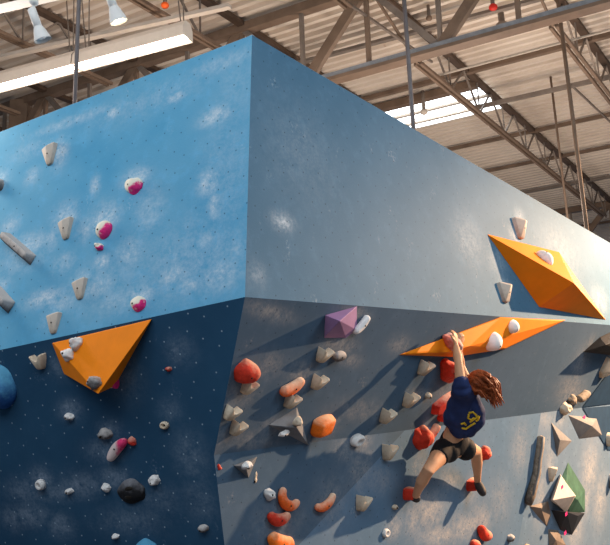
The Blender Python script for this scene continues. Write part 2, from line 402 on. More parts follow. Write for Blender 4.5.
pur = [(12.95, .10, 'steel', 'dark purlin just in front of the roof skylight, upper right'), (16.3, .07, 'steel', 'dark purlin first behind the skylight'), (18.15, .07, 'steel', 'dark purlin second behind the skylight'),
       (20.3, .06, 'greysteel', 'thin purlin third behind the skylight near the wall rim'), (24.6, .09, 'steel', 'far purlin low at the right edge of the roof')]
for v, w, mk, lab in pur: lone('roof_purlin', lab, 'roof purlin', RP(-15, v, 5.93), RP(4, v, 5.93), w, .07, M[mk], 'purlins under the roof deck')
lone('roof_beam', 'thick dark beam edging the near side of the skylight', 'roof beam', RP(-9, 13.42, 5.9), RP(-4.75, 13.42, 5.9), .16, .14, M['steel'])
for v_, lab in ((14.0, 'nearer rail crossing the bright skylight'), (14.45, 'farther rail crossing the bright skylight')):
    lone('skylight_rail', lab, 'rail', RP(-8.9, v_, 5.9), RP(-4.75, v_, 5.9), .08, .04, M['strap'])
a = pxh(340, 52, 5.8); b_ = pxh(520, 4, 5.8); lone('conduit', 'pale flat conduit crossing the deck left of the red beacon', 'conduit', a-(b_-a)*.3, b_+(b_-a)*.5, .09, .05, M['greysteel'])
a = pxh(-20, 62, 5.2); b_ = pxh(230, 6, 5.2); lone('conduit', 'pale flat conduit passing behind the left spotlight', 'conduit', a, b_, .09, .05, M['strap'])
a = pxh(470, 109, 5.6); b_ = pxh(640, 70, 5.6); lone('conduit', 'thick pale pipe under the deck at right of the skylight', 'conduit', a, b_, .07, .07, M['greysteel'])
a = pxh(440, 75, 5.5); b_ = pxh(640, 22, 5.5); lone('conduit', 'thin tan pipe running just below the near girder at right', 'conduit', a, b_, .025, .025, M['strap'])
a = pxh(335, -6, 5.5); b_ = pxh(432, 62, 5.5); lone('brace_rod', 'thin slanting brace rod reaching the girder from upper left', 'rod', a, b_, .035, .035, M['greysteel'])
a = pxh(570, 84, 5.6); b_ = pxh(640, 150, 5.6); lone('brace_rod', 'thin slanting brace rod at the right edge under the deck', 'rod', a, b_, .03, .03, M['greysteel'])
# steel column behind the wall at left
bm = bmesh.new(); c0 = RP(-11.25, 9.6, 5.9); bar(bm, V((0, 0, 0)), V((0, 0, c0.z)), .32, .3, V((0, 1, 0)))
o = link('steel_column', bm_mesh(bm, 'steel_column'), M['steel']); o.location = (c0.x, c0.y, 0); tag(o, 'thick brown steel column behind the wall at far left', 'column')
# vertical hanging rods / cables
def vrod(px, py, dist, r, lab, ztop=None, mt='rod', zb=3.6):
    p = athd(px, py, dist); top = 1.6 + 6.0*KR + .08*p.y
    bm = bmesh.new(); tube(bm, [V((0, 0, 0)), V((0, 0, top-zb))], r, 8)
    o = link('hanging_rod', bm_mesh(bm, 'hanging_rod', True), M[mt]); o.location = (p.x, p.y, zb); tag(o, lab, 'rod', 'rods hanging from the roof')
vrod(75, 98, 6.95, .018, 'grey rod crossing in front of the tube light', zb=4.3)
vrod(413, 122, 8.0, .022, 'grey rod dropping past the left of the skylight', zb=4.0)
vrod(585, 215, 11.5, .028, 'brown rod hanging at the right behind the wall top', mt='steel', zb=4.8)
vrod(566, 205, 15.5, .022, 'short brown rod hanging left of the longer right one', mt='steel', zb=4.8)

# long tube light
fa = pxh(188, 37, 4.45); fb = pxh(-8, 89, 4.45); fd = (fb-fa).normalized(); L1 = (fb-fa).length
fs = fd.cross(V((0, 0, 1))).normalized()
if fs.y > 0: fs = -fs
def lightbar(o0, length):
    root = empty('tube_light', o0)
    prof = [(-.11, -.02), (-.10, .12), (-.05, .20), (.05, .20), (.10, .12), (.11, -.02), (.095, -.02), (.05, .10), (-.05, .10), (-.095, -.02)]
    bm = bmesh.new(); A = []; B = []
    for (s, z) in prof: A.append(bm.verts.new(fs*s+V((0, 0, z)))); B.append(bm.verts.new(fs*s+V((0, 0, z))+fd*length))
    for i in range(10): bm.faces.new((A[i], A[(i+1) % 10], B[(i+1) % 10], B[i]))
    for E_ in (A, B):
        e = [bm.verts.new(v.co.copy()) for v in E_[:6]]; bm.faces.new(e)
    part('housing', bm, M['fixture'], root)
    for s in (-.03, .045):
        bm = bmesh.new(); tube(bm, [fs*s+fd*.04+V((0, 0, .02)), fs*s+fd*(length-.04)+V((0, 0, .02))], .03, 8); part('tube', bm, M['tube'], root, True)
    for t in (.08, length-.15):
        bm = bmesh.new(); q = fd*t+V((0, 0, .19)); bar(bm, q-fs*.03, V((q.x, q.y, 1.0)), .012, .012); part('hanger', bm, M['greysteel'], root)
        bm = bmesh.new(); bar(bm, q+fs*.03, V((q.x, q.y, 1.0))+fd*.12, .012, .012); part('hanger', bm, M['greysteel'], root)
    return root
seg = L1*.54
tag(lightbar(fa, seg-.01), 'right half of the long glowing tube light above the wall', 'tube light', 'tube lights above the wall')
tag(lightbar(fa+fd*(seg+.01), seg), 'left half of the long glowing tube light above the wall', 'tube light', 'tube lights above the wall')
# lamp track and spot heads
ta = pxh(-30, 16, 4.1); tb = pxh(60, -5, 4.1)
tk = lone('lamp_track', 'white lamp track in the top left corner', 'track', ta, tb, .07, .06, M['white_metal'])
for f_ in (.1, .5, .9):
    q = (tb-ta)*f_; bm = bmesh.new(); tube(bm, [q, V((q.x, q.y, 1.6+6.0*KR+.08*(ta.y+q.y)-ta.z))], .01, 6); part('hanger', bm, M['greysteel'], tk, True)
def spot(lab, top, axis_px, mouth_px, dep, glow, rr):
    p0 = atdepth(*top, dep); p1 = atdepth(*axis_px, dep); p2 = atdepth(*mouth_px, dep)
    root = empty('spotlight', p1)
    d = (p2-p1); L = d.length; d = d.normalized(); Z = p1
    bm = bmesh.new(); tube(bm, [-d*.03, d*L*.5], rr*.55, 14); part('body', bm, M['white_metal'], root, True)
    bm = bmesh.new(); tube(bm, [d*L*.5, d*L*.62, d*L], [rr*.55, rr*.75, rr*1.15], 18, cap=False)
    tube(bm, [d*L, d*L*.66], [rr*1.08, rr*.68], 18, cap=False); part('lamp_shade', bm, M['white_metal'], root, True)
    bm = bmesh.new(); ball(bm, d*L*.84, rr*.85, rr*.85, rr*.4, rot=d.to_track_quat('Z', 'Y').to_matrix()); part('bulb', bm, M['lampglow'] if glow else M['white_metal'], root, True)
    bm = bmesh.new(); tube(bm, [p0-p1, V((0, 0, 0))], .012, 8); ball(bm, (p0-p1), .035, .035, .03); part('stem', bm, M['white_metal'], root, True)
    tag(root, lab, 'spotlight', 'track spotlights')
spot('unlit white spotlight at far left under the track', (34, 2), (33, 13), (43, 40), 6.6, False, .057)
spot('glowing white spotlight, second from left above the tube light', (104, -14), (108, -8), (119, 22), 6.6, True, .06)
# beacon, detector, sprinkler
def gadget(name, lab, cat, px, py, h, r, mt, zz=.1):
    p = pxh(px, py, h); root = empty(name, p)
    bm = bmesh.new(); tube(bm, [V((0, 0, .02)), V((0, 0, zz))], r*.5, 10); part('stem', bm, M['greysteel'], root, True)
    bm = bmesh.new(); ball(bm, V((0, 0, -.02)), r, r, r*.8, 14, 8); part('cap', bm, mt, root, True)
    tag(root, lab, cat)
gadget('beacon', 'red beacon under the roof deck at upper right', 'beacon', 493, 6, 5.8, .065, M['redlamp'], .2)
gadget('smoke_detector', 'grey detector hanging below the red beacon', 'detector', 502, 25, 5.75, .1, M['greysteel'], .2)
gadget('sprinkler', 'small orange sprinkler bulb between spotlight and tube light end', 'sprinkler', 165, 4, 5.4, .055, plain('orange_bulb', (.8, .12, .02), .4), .3)
gadget('sensor', 'small dark sensor on the deck left of the girder post', 'sensor', 429, 17, 5.8, .05, M['steel'], .2)
gadget('sensor', 'small cream lamp hanging in front of the skylight', 'sensor', 424, 111, 5.5, .07, M['strap'], .4)

# ------------------------------------------------------------------ holds and volumes
PLN = {'UL': UL, 'UR': UR, 'LL': LL, 'LR': LR, 'LC': LC, 'LD': LD}
def frame(pl, p, rot=0):
    a = math.radians(rot)
    x = pl.x*math.cos(a)+pl.y*math.sin(a); y = -pl.x*math.sin(a)+pl.y*math.cos(a)
    m_ = Matrix((x, y, pl.n)).transposed().to_4x4(); m_.translation = p; return m_
def finish(name, bm, mt, root, smooth=True, bev=0, sub=0, seg=2):
    me = bm_mesh(bm, name, smooth); o = link(name, me, mt, root)
    if bev:
        q = o.modifiers.new('bevel', 'BEVEL'); q.width = bev; q.segments = seg; q.limit_method = 'ANGLE'; q.angle_limit = math.radians(25)
    if sub: q = o.modifiers.new('sub', 'SUBSURF'); q.levels = sub; q.render_levels = sub
    return o
def hullbm(pts):
    bm = bmesh.new(); vs = [bm.verts.new(p) for p in pts]
    r = bmesh.ops.convex_hull(bm, input=vs)
    for v in [v for v in bm.verts if not v.link_faces]: bm.verts.remove(v)
    return bm
def boltp(root, x, y, z, r=.007):
    bm = bmesh.new(); tube(bm, [V((x, y, z-.012)), V((x, y, z+.002))], r, 8); part('bolt', bm, M['bolt'], root, False)
def wedge(W, H, D, mt, root):
    pts = [(-.5, .42, 0), (.5, .5, 0), (.22, -.5, 0), (-.12, -.5, 0), (-.45, .45, .35), (.05, .38, .85), (.45, .5, .55), (.18, -.48, .35), (-.08, -.48, .3)]
    finish('body', hullbm([V((a*W, b*H, c*D)) for a, b, c in pts]), mt, root, False, min(W, H)*.06)
    boltp(root, .08*W, 0, D*.62)
def cup(W, H, D, mt, root):
    # scooped top between two horns, narrowing to the foot
    out = [(-.5, .5), (-.40, .42), (-.26, .22), (-.06, .08), (.14, .14), (.32, .40), (.42, .5), (.5, .42), (.42, .1), (.2, -.4), (.1, -.5), (-.2, -.5), (-.3, -.42), (-.44, .1)]
    bm = bmesh.new(); rings = []
    for z, k in ((0, 1), (.8, .96), (1.0, .8)):
        rings.append([bm.verts.new((a*W*k, b*H*k, z*D*(.8+.4*b))) for a, b in out])
    n = len(out)
    for A, B in zip(rings, rings[1:]):
        for j in range(n): bm.faces.new((A[j], A[(j+1) % n], B[(j+1) % n], B[j]))
    bm.faces.new(rings[0]); bm.faces.new(rings[-1])
    finish('body', bm, mt, root, True, min(W, H)*.09, 0, 3); boltp(root, 0, -.12*H, D*.62)
def blob(W, H, D, mt, root, lump=.12, seed=0, flat=False, bolt=True, name='body'):
    bm = bmesh.new(); r = bmesh.ops.create_icosphere(bm, subdivisions=4, radius=1)
    for v in bm.verts:
        n = mn.noise(v.co*1.4 + V((seed*3.1, seed, 0)))*lump*2 + mn.noise(v.co*4+V((seed, 0, 2)))*lump*.4
        k = 1+n; c = v.co*k; z = c.z
        if z < 0: z *= .08
        v.co = V((c.x*W/2, c.y*H/2, z*D))
    o = finish(name, bm, mt, root, True)
    if bolt: boltp(root, -.1*W, -.08*H, D*.98)
    return o
def crescent(W, H, D, mt, root, a0=200, a1=340, th=.22, y0=.35, scoop=True):
    pts = []; rad = []
    for i in range(13):
        t = i/12; a = math.radians(a0+(a1-a0)*t)
        pts.append(V((math.cos(a)*W*.5, y0*H + math.sin(a)*H*.9, D*.42))); k = math.sin(math.pi*(t*.84+.08)); rad.append((th*W*(.55+.45*k), D*(.4+.2*k)))
    bm = bmesh.new(); tube(bm, pts, rad, 12, up=V((0, 0, 1))); finish('body', bm, mt, root, True, 0, 1)
    boltp(root, 0, y0*H-H*.9, D*.98)
def sausage(W, H, D, mt, root, bend=.15):
    pts = []; rad = []
    for i in range(9):
        t = i/8*2-1; pts.append(V((t*W*.42, -bend*H*(1-t*t)*1.5, D*.4))); rad.append((H*.5*math.sqrt(max(.25, 1-t*t*.6)), D*.5))
    bm = bmesh.new(); tube(bm, pts, rad, 14); finish('body', bm, mt, root, True, 0, 1); boltp(root, W*.05, -bend*H*1.4, D*.88)
def barhold(W, H, D, mt, root):
    pts = [(-.5, .5, 0), (.5, .5, 0), (.5, -.5, 0), (-.5, -.5, 0), (-.5, .35, 1), (.44, .35, 1), (.44, -.15, 1), (-.5, -.15, 1)]
    finish('body', hullbm([V((a*W, b*H, c*D)) for a, b, c in pts]), mt, root, False, H*.12, 0, 3); boltp(root, .05*W, .1*H, D)
def block(W, H, D, mt, root, seed=0):
    rnd = random.Random(seed); pts = []
    for a, b in ((-.5, .3), (.1, .5), (.5, .42), (.42, -.1), (.38, -.42), (-.35, -.5), (-.5, -.3)):
        pts.append((a*W, b*H, 0)); s = .78; pts.append((a*s*W, b*s*H, D*(.75+.3*rnd.random())))
    finish('body', hullbm([V(p) for p in pts]), mt, root, True, min(W, H)*.1, 1, 2); boltp(root, 0, 0, D*.85)
def ringhold(W, H, D, mt, root):
    bm = bmesh.new(); n = 20
    prof = [(.5, 0), (.5, .5), (.42, .9), (.3, 1), (.2, .7), (.12, .3), (0.0001, .25)]
    R_ = [[bm.verts.new((r*W*math.cos(2*math.pi*j/n), r*H*math.sin(2*math.pi*j/n), z*D)) for j in range(n)] for r, z in prof]
    for A, B in zip(R_, R_[1:]):
        for j in range(n): bm.faces.new((A[j], A[(j+1) % n], B[(j+1) % n], B[j]))
    bm.faces.new(R_[0]); finish('body', bm, mt, root, True); boltp(root, 0, 0, D*.3)
def hold(kind, pk, px, py, w, h, d, mt, rot, label, name='climbing_hold', group=None, off=0, **k):
    """w, h, d in image pixels at that distance; px, py the centre on the panel"""
    pl = PLN[pk]; p = pl.hit(px, py, off); s = depth(p)/F
    root = empty(name, p - pl.n*.002, frame(pl, p, rot)); root.location = p - pl.n*.002
    kind(w*s, h*s, d*s, M[mt], root, **k); tag(root, label, 'climbing hold', group); return root
G_T = 'tan wedge holds'; G_C = 'cream scooped cup holds'; G_P = 'pink and white round holds'
# --- upper left panel
for x, y, w, h, r, lab in ((50, 156, 17, 22, 5, 'tan wedge hold highest on the blue left panel'), (66, 230, 17, 22, 4, 'tan wedge hold left of the chalky pink ball'),
      (80, 290, 17, 21, 4, 'tan wedge hold right of the chalk streak on the blue panel'), (54, 324, 17, 21, 0, 'tan wedge hold just above the left orange volume')):
    hold(wedge, 'UL', x, y, w*1.3, h, 9, 'tan', r, lab, group=G_T)
hold(blob, 'UL', 135, 186, 22, 17, 8, 'pink', -20, 'pink and white blob hold, highest of the pink ones', group=G_P, lump=.1, seed=1)
hold(blob, 'UL', 105, 230, 20, 19, 9, 'pink', 5, 'round cream hold with pink base between blob and tiny pink hold', group=G_P, lump=.03, seed=2)
hold(blob, 'UL', 100, 247, 11, 8, 6, 'pink', -20, 'tiny pink hold right below the round cream one', group=G_P, lump=.2, seed=3)
hold(blob, 'UL', 139, 304, 19, 16, 8, 'pink', -10, 'round cream and pink hold just above the orange volume corner', group=G_P, lump=.05, seed=4)
hold(barhold, 'UL', 20, 249, 56, 12, 10, 'grey', -37, 'long dark grey bar hold slanting on the blue panel')
hold(barhold, 'UL', 2, 297, 46, 14, 13, 'grey', -40, 'shorter dark bar hold cut by the left picture edge')
hold(blob, 'UL', 0, 186, 14, 12, 10, 'grey', 0, 'dark knob hold at the left picture edge')
# --- upper right panel
hold(wedge, 'UR', 518, 229, 26, 21, 11, 'tan', 0, 'tan wedge hold above the upper orange volume on the grey panel', group=G_T)
hold(wedge, 'UR', 503, 293, 26, 20, 11, 'tan', 0, 'tan wedge hold between the two right orange volumes', group=G_T)

def volume(pk, base, tops, mt, label, name='climbing_volume', mats=None, bev=.004, group=None, cat='climbing volume'):
    pl = PLN[pk]; P = [pl.hit(x, y) for x, y in base]; c = sum(P, V())/len(P)
    root = empty(name, c, frame(pl, c)); inv = root.matrix_world.inverted()
    inv = frame(pl, c).inverted()
    pts = [inv @ p for p in P] + [inv @ pl.hit(x, y, h) for x, y, h in tops]
    o = finish('shell', hullbm(pts), M[mt], root, False, bev, 0, 2)
    tag(root, label, cat, group); root['pl'] = pk; del root['pl']
    return root, inv
def on_volume(root, pk, px, py, h, kind, w, hh, d, mt, label, rot=0, tilt=None, **k):
    """hold fixed to a face of a volume: h is the face's height above the panel"""
    pl = PLN[pk]; p = pl.hit(px, py, h); s = depth(p)/F; r = empty('climbing_hold', p, frame(pl, p, rot))
    if tilt is not None:
        n = tilt.normalized(); x = pl.x - n*pl.x.dot(n); x.normalize(); y = n.cross(x); a = math.radians(rot)
        X = x*math.cos(a)+y*math.sin(a); Y = -x*math.sin(a)+y*math.cos(a)
        m_ = Matrix((X, Y, n)).transposed().to_4x4(); m_.translation = p; r.matrix_world = m_
    kind(w*s, hh*s, d*s, M[mt], r, **k); tag(r, label, 'climbing hold'); return r
def facept(pl, a, b, c, px, py):
    """point and outward normal where pixel ray meets the face through three 3D points"""
    q = pl3(a, b, c); return q.hit(px, py), q.n
def on_face(pk, tri, px, py, kind, w, hh, d, mt, label, rot=0, **k):
    pl = PLN[pk]; T = [pl.hit(x, y, h) for x, y, h in tri]; p, n = facept(pl, *T, px, py); s = depth(p)/F
    x = RT - n*RT.dot(n); x.normalize(); y = n.cross(x); a = math.radians(rot)
    X = x*math.cos(a)+y*math.sin(a); Y = -x*math.sin(a)+y*math.cos(a)
    m_ = Matrix((X, Y, n)).transposed().to_4x4(); m_.translation = p - n*.002
    r = empty('climbing_hold', p, None); r.matrix_world = m_
    kind(w*s, hh*s, d*s, M[mt], r, **k); tag(r, label, 'climbing hold'); return r
# left orange volume
T = ((98, 393, .30),)
volume('LL', ((52, 343), (152, 319), (64, 374), (115, 386)), ((98, 394, .26), (53, 343, .02), (151, 320, .02)), 'orange', 'large orange wedge volume under the left lip')
tri = ((52, 343, .02), (151, 320, .02), (98, 394, .26))
on_face('LL', tri, 77, 344, blob, 15, 13, 9, 'pale', 'pale lumpy hold, upper one on the left orange volume', 15, lump=.2, seed=5)
on_face('LL', tri, 69, 355, blob, 15, 12, 8, 'pale', 'pale hold touching the upper lumpy one on the left orange volume', -25, lump=.15, seed=6)
on_face('LL', tri, 96, 383, blob, 16, 14, 10, 'grey', 'grey white hold at the bottom tip of the left orange volume', 0, lump=.15, seed=7)
hold(blob, 'LL', 114, 381, 13, 16, 10, 'pink', 30, 'pinkish hold peeking out behind the orange volume tip', group=G_P, lump=.1, seed=8)
hold(cup, 'LL', 42, 361, 17, 16, 10, 'cup', 0, 'cream cup hold left of the left orange volume', group=G_C)
hold(blob, 'LL', 1, 386, 42, 46, 20, 'bluehold', 5, 'big round blue hold at the left picture edge', lump=.05, seed=3)
hold(blob, 'LL', 70, 416, 12, 7, 6, 'pale', -10, 'small white hold below the left orange volume', lump=.15, seed=9)
hold(blob, 'LL', 106, 434, 18, 11, 8, 'grey', 0, 'grey flat hold above the long pink sloping hold', lump=.15, seed=10)
hold(sausage, 'LL', 120, 449, 36, 12, 10, 'slope', 34, 'long white hold with pink end slanting up right', bend=-.1)
hold(blob, 'LL', 133, 441, 8, 10, 6, 'redplain', 20, 'pink red chip hold at the upper end of the long slanting hold', lump=.1, seed=11)
hold(ringhold, 'LL', 165, 425, 11, 8, 4, 'cup', 0, 'small oval cream ring hold alone on the navy panel')
hold(ringhold, 'LL', 42, 484, 11, 11, 6, 'pale', 0, 'small round white hold with hole at lower left')
hold(blob, 'LL', 70, 491, 11, 6, 5, 'pale', 10, 'tiny white hold right of the round holed one', lump=.15, seed=12)
hold(blob, 'LL', 107, 487, 11, 8, 6, 'pale', -25, 'small white hold just left of the big black hold', lump=.15, seed=13)
hold(blob, 'LL', 155, 480, 14, 10, 7, 'pale', 25, 'white bean hold just right of the big black hold', lump=.15, seed=14)
h_ = hold(blob, 'LL', 132, 491, 36, 24, 6, 'black', 5, 'big black oval hold with two pockets', lump=.08, seed=15, bolt=False)
for ax_, ay_ in ((.01, .028), (-.012, -.03)):
    bm = bmesh.new(); ball(bm, V((ax_, ay_, .036)), .042, .018, .014); part('pocket', bm, M['bolt'], h_, True)
hold(blob, 'LL', 116, 536, 10, 5, 5, 'pale', 0, 'tiny pale hold near the bottom below the black hold', lump=.1, seed=16)
hold(blob, 'LL', 148, 549, 26, 22, 12, 'bluehold', 0, 'blue domed hold cut by the bottom picture edge', lump=.05, seed=17)
hold(blob, 'LL', 169, 369, 8, 5, 4, 'redplain', 0, 'small dim red hold on the navy panel', lump=.1, seed=18)
hold(blob, 'LL', 204, 528, 13, 8, 6, 'grey', 0, 'small grey rimmed hold near the bottom, left of the corner edge', lump=.1, seed=19)
# --- right steep panel
hold(blob, 'LR', 245, 371, 34, 25, 15, 'red', 0, 'orange red dome hold near the corner edge', lump=.08, seed=20)
cups = [(247, 386, 0, 'directly under the orange red dome'), (230, 412, 0, 'nearest the corner edge, upper of two'), (236, 427, 0, 'nearest the corner edge, lower of two'), (290, 400, 0, 'under the long orange and cream hold'),
        (322, 354, 8, 'under the purple volume'), (317, 381, 5, 'between purple volume and orange block'), (385, 415, 5, 'alone left of the red heart hold'), (408, 399, 8, 'left of the small cream knob'),
        (387, 452, 5, 'below left of the red heart hold'), (361, 503, 0, 'lowest, left of the climber\'s foot'), (423, 367, 5, 'under the orange volume, left of the big red hold')]
for x, y, r, lab in cups:
    hold(cup, 'LR' if y < 440 else 'LC', x-1, y, 18, 16, 11, 'cup', r-4, 'cream scooped cup hold ' + lab, group=G_C)
hold(sausage, 'LR', 290, 384, 34, 16, 9, 'orangehold', 32, 'long orange hold with cream middle, slanting up right')
hold(sausage, 'LR', 337, 355, 19, 12, 8, 'grey', 10, 'brown grey oval hold beside the cup below the purple volume', bend=0)
hold(sausage, 'LR', 359, 323, 26, 10, 8, 'white', 58, 'white finger hold leaning on the purple volume')
volume('LR', ((325, 315), (357, 306), (357, 330), (346, 338), (324, 338)), ((340, 321, .16),), 'purple', 'purple pyramid volume below the lip')
volume('LR', ((268, 425), (297, 407), (299, 428), (309, 446), (292, 434)), ((297, 428, .12),), 'slatevol', 'dark grey star-like faceted volume left of the orange block')
hold(blob, 'LR', 297, 421, 11, 10, 6, 'cup', 20, 'cream knob hold on the upper arm of the star volume', off=.1, lump=.15, seed=21)
hold(blob, 'LR', 284, 433, 15, 6, 4, 'pale', 20, 'pale flat hold on the left arm of the star volume', off=.07, lump=.15, seed=22)
hold(block, 'LR', 320, 424, 30, 24, 13, 'orangeclean', 15, 'orange square block hold right of the star volume')
hold(blob, 'LR', 217, 466, 12, 8, 6, 'redplain', -10, 'small red hold left of the hanging grey volume', lump=.15, seed=23)
volume('LR', ((230, 465), (259, 455), (255, 470), (251, 489)), ((246, 467, .13),), 'slatevol', 'grey faceted volume with pale holds, lower left near corner edge')
hold(blob, 'LR', 246, 465, 12, 8, 6, 'pale', 20, 'pale hold on top of the lower grey faceted volume', off=.1, lump=.15, seed=24)
hold(blob, 'LR', 252, 478, 7, 14, 6, 'cup', 0, 'narrow cream hold on the lower tip of the grey volume', off=.04, lump=.15, seed=25)
hold(sausage, 'LR', 238, 482, 9, 5, 4, 'pale', 40, 'tiny pale sliver hold left of the grey volume tip', bend=0)
volume('LR', ((305, 471), (321, 460), (314, 466), (309, 464)), ((312, 464, .04),), 'whitevol', 'small cream sliver wedge on the slate panel', bev=.002)
hold(ringhold, 'LR', 355, 439, 20, 12, 8, 'pale', 20, 'chalky white knob hold right of the orange block')
hold(blob, 'LC', 269, 494, 17, 11, 7, 'pale', -20, 'pale grey hold left of the orange crescents', lump=.15, seed=26)
hold(crescent, 'LC', 287, 499, 27, 11, 8, 'orangehold', -15, 'upper orange crescent hold of the three stacked', a0=160, a1=350)
hold(crescent, 'LC', 277, 514, 30, 10, 8, 'red', 0, 'middle red crescent hold of the three stacked')
hold(crescent, 'LC', 279, 538, 36, 9, 9, 'orangeclean', -12, 'lowest and largest orange crescent hold of the three stacked', th=.26)
hold(crescent, 'LC', 323, 500, 30, 10, 7, 'orangehold', 25, 'thin orange crescent hold apart on the right', th=.17)
# --- orange volumes at right
volume('LR', ((399, 355), (500, 317), (566, 320), (505, 349), (455, 357)), ((470, 346, .12), (500, 318, .05), (506, 348, .05), (401, 354, .01), (562, 321, .02), (452, 352, .10)), 'orange', 'long orange volume the climber hangs from')
tri2 = ((401, 354, .01), (500, 318, .05), (470, 346, .12)); tri3 = ((500, 318, .05), (562, 321, .02), (506, 348, .05))
on_face('LR', ((470, 346, .12), (500, 318, .05), (506, 348, .05)), 491, 341, blob, 21, 20, 12, 'white', 'large white dome hold on the long orange volume', 0, lump=.02, seed=27)
on_face('LR', tri3, 511, 326, blob, 18, 14, 9, 'white', 'smaller white dome hold, upper right on the long orange volume', -35, lump=.03, seed=28)
grip = on_face('LR', tri2, 452, 343, blob, 28, 16, 9, 'grip', 'pinkish red hold gripped by the climber', -15, lump=.15, seed=29)
volume('UR', ((487, 234), (559, 252), (606, 320), (539, 307)), ((574, 283, .40),), 'orange', 'large orange pyramid volume on the upper right panel', bev=.003)
on_face('UR', ((487, 234, 0), (559, 252, 0), (574, 283, .40)), 544, 259, blob, 20, 14, 8, 'white', 'oval white hold on the upper right orange volume', -38, lump=.04, seed=30)
# --- climber's route
hold(blob, 'LR', 447, 370, 36, 19, 11, 'red', -25, 'red hold with cream centre below the gripped one', lump=.14, seed=31)
hold(blob, 'LR', 421, 396-1, 6, 6, 5, 'cup', 0, 'tiny cream knob left of the dark red holds', lump=.05, seed=32) if False else hold(blob, 'LR', 427, 395, 8, 7, 6, 'cup', 0, 'tiny cream knob left of the dark red holds', lump=.05, seed=32)
hold(block, 'LR', 441, 403, 32, 18, 9, 'redplain', 30, 'dark red oblong hold beside the climber\'s shoulder', seed=3)
hold(blob, 'LR', 442, 416, 18, 11, 8, 'redplain', 20, 'small dark red hold beside the climber\'s back', lump=.1, seed=34)
hold(blob, 'LC', 420, 438, 26, 23, 13, 'red', -20, 'large red heart-shaped hold left of the climber\'s hip', lump=.12, seed=35)
hold(sausage, 'LR', 430, 430, 20, 9, 9, 'red', 62, 'red horn hold pointing up from the heart-shaped hold')
hold(block, 'LC', 407, 493, 18, 15, 11, 'red', 0, 'red block hold under the climber\'s left foot', seed=5)
hold(block, 'LC', 470, 484, 16, 13, 10, 'red', 10, 'red block hold under the climber\'s right foot', seed=6)
hold(blob, 'LC', 483, 453, 16, 14, 9, 'red', -20, 'red hold behind the climber\'s right knee', lump=.1, seed=36)
hold(blob, 'LC', 394, 507, 8, 5, 5, 'cup', 0, 'tiny cream hold below the climber\'s left foot', lump=.1, seed=37)
hold(ringhold, 'LC', 385, 533, 11, 9, 4, 'pale', 0, 'small round white hold with red centre near the bottom')
hold(sausage, 'LC', 482, 531, 26, 13, 9, 'red', -22, 'red and white oval hold at the bottom right of the feet')
hold(blob, 'LC', 473, 545, 16, 12, 8, 'red', 0, 'red hold cut by the bottom edge under the oval one', lump=.1, seed=38)
hold(blob, 'LC', 509, 538, 9, 8, 6, 'grey', 0, 'small brown knob near the bottom right seam', lump=.12, seed=39)
# --- right-hand cluster
volume('LR', ((583, 352), (600, 337), (625, 325), (640, 352), (615, 356)), ((606, 345, .20), (630, 335, .22), (620, 350, .18)), 'blackrock', 'dark rock volume with cream edges at the right picture edge')
volume('LR', ((610, 371), (583, 407), (625, 402), (660, 398), (660, 360)), ((610, 371, .01), (583, 407, .01), (625, 402, .01), (660, 398, .01), (660, 360, .01)), 'navypatch', 'thin navy patch at the right edge, upper piece under the tan horn hold', name='navy_patch', bev=0, cat='wall panel')  # thin flat navy sheet laid over the slate wall
volume('LD', ((583, 408), (597, 424), (608, 450), (660, 450), (660, 402)), ((583, 408, .01), (597, 424, .01), (608, 450, .01), (660, 450, .01), (660, 402, .01)), 'navypatch', 'thin navy patch at the right edge, lower piece behind the diamond volume', name='navy_patch', bev=0, cat='wall panel')  # second thin navy sheet, continuing below the crease
hold(wedge, 'LR', 603, 369, 26, 16, 11, 'cup', -40, 'tan horn hold below the dark rock volume')
hold(sausage, 'LR', 580, 394, 22, 9, 9, 'wood', 30, 'bone-like knobbly hold, upper of the pair')
hold(blob, 'LR', 570, 399, 13, 9, 7, 'wood', 30, 'small brown knob between the two bone-like holds', lump=.2, seed=40)
hold(blob, 'LR', 563, 408, 15, 12, 9, 'cup', 10, 'bone-like knobbly hold, lower of the pair', lump=.2, seed=41)
volume('LD', ((568, 415), (597, 418), (603, 436), (579, 439)), ((592, 426, .11),), 'rock', 'grey diamond volume with pink mark beside the navy patch')
volume('LD', ((551, 422), (572, 441), (557, 457)), ((560, 440, .07),), 'rock', 'grey triangular volume above the tan wedge')
hold(wedge, 'LD', 550, 474, 13, 15, 9, 'cup', 0, 'tan wedge hold between driftwood and green volume')
volume('LD', ((568, 462), (585, 490), (585, 512), (570, 514), (552, 500)), ((566, 492, .10), (578, 500, .08)), 'green', 'green faceted volume at lower right')
volume('LD', ((560, 474), (577, 496), (566, 513), (550, 500)), ((575, 496, .14), (553, 500, .14), (561, 476, .06)), 'whitevol', 'chalky white pyramid volume fixed on the green one')
volume('LD', ((551, 510), (585, 513), (572, 535), (560, 530)), ((567, 512, .17), (578, 516, .1)), 'darkvol', 'black faceted volume below the green one')
volume('LD', ((529, 506), (548, 501), (551, 515), (547, 527)), ((541, 508, .06),), 'brownrock', 'brown sanded volume at the foot of the driftwood hold')
volume('LD', ((548, 529), (558, 530), (566, 545), (560, 556), (549, 552)), ((556, 540, .06),), 'brownrock', 'brown rounded volume cut by the bottom edge')
for pt, h_, lab in (((562, 487), .19, 'white pyramid volume'), ((566, 514), .17, 'black volume'), ((565, 534), .05, 'black volume lower tip')):
    pass
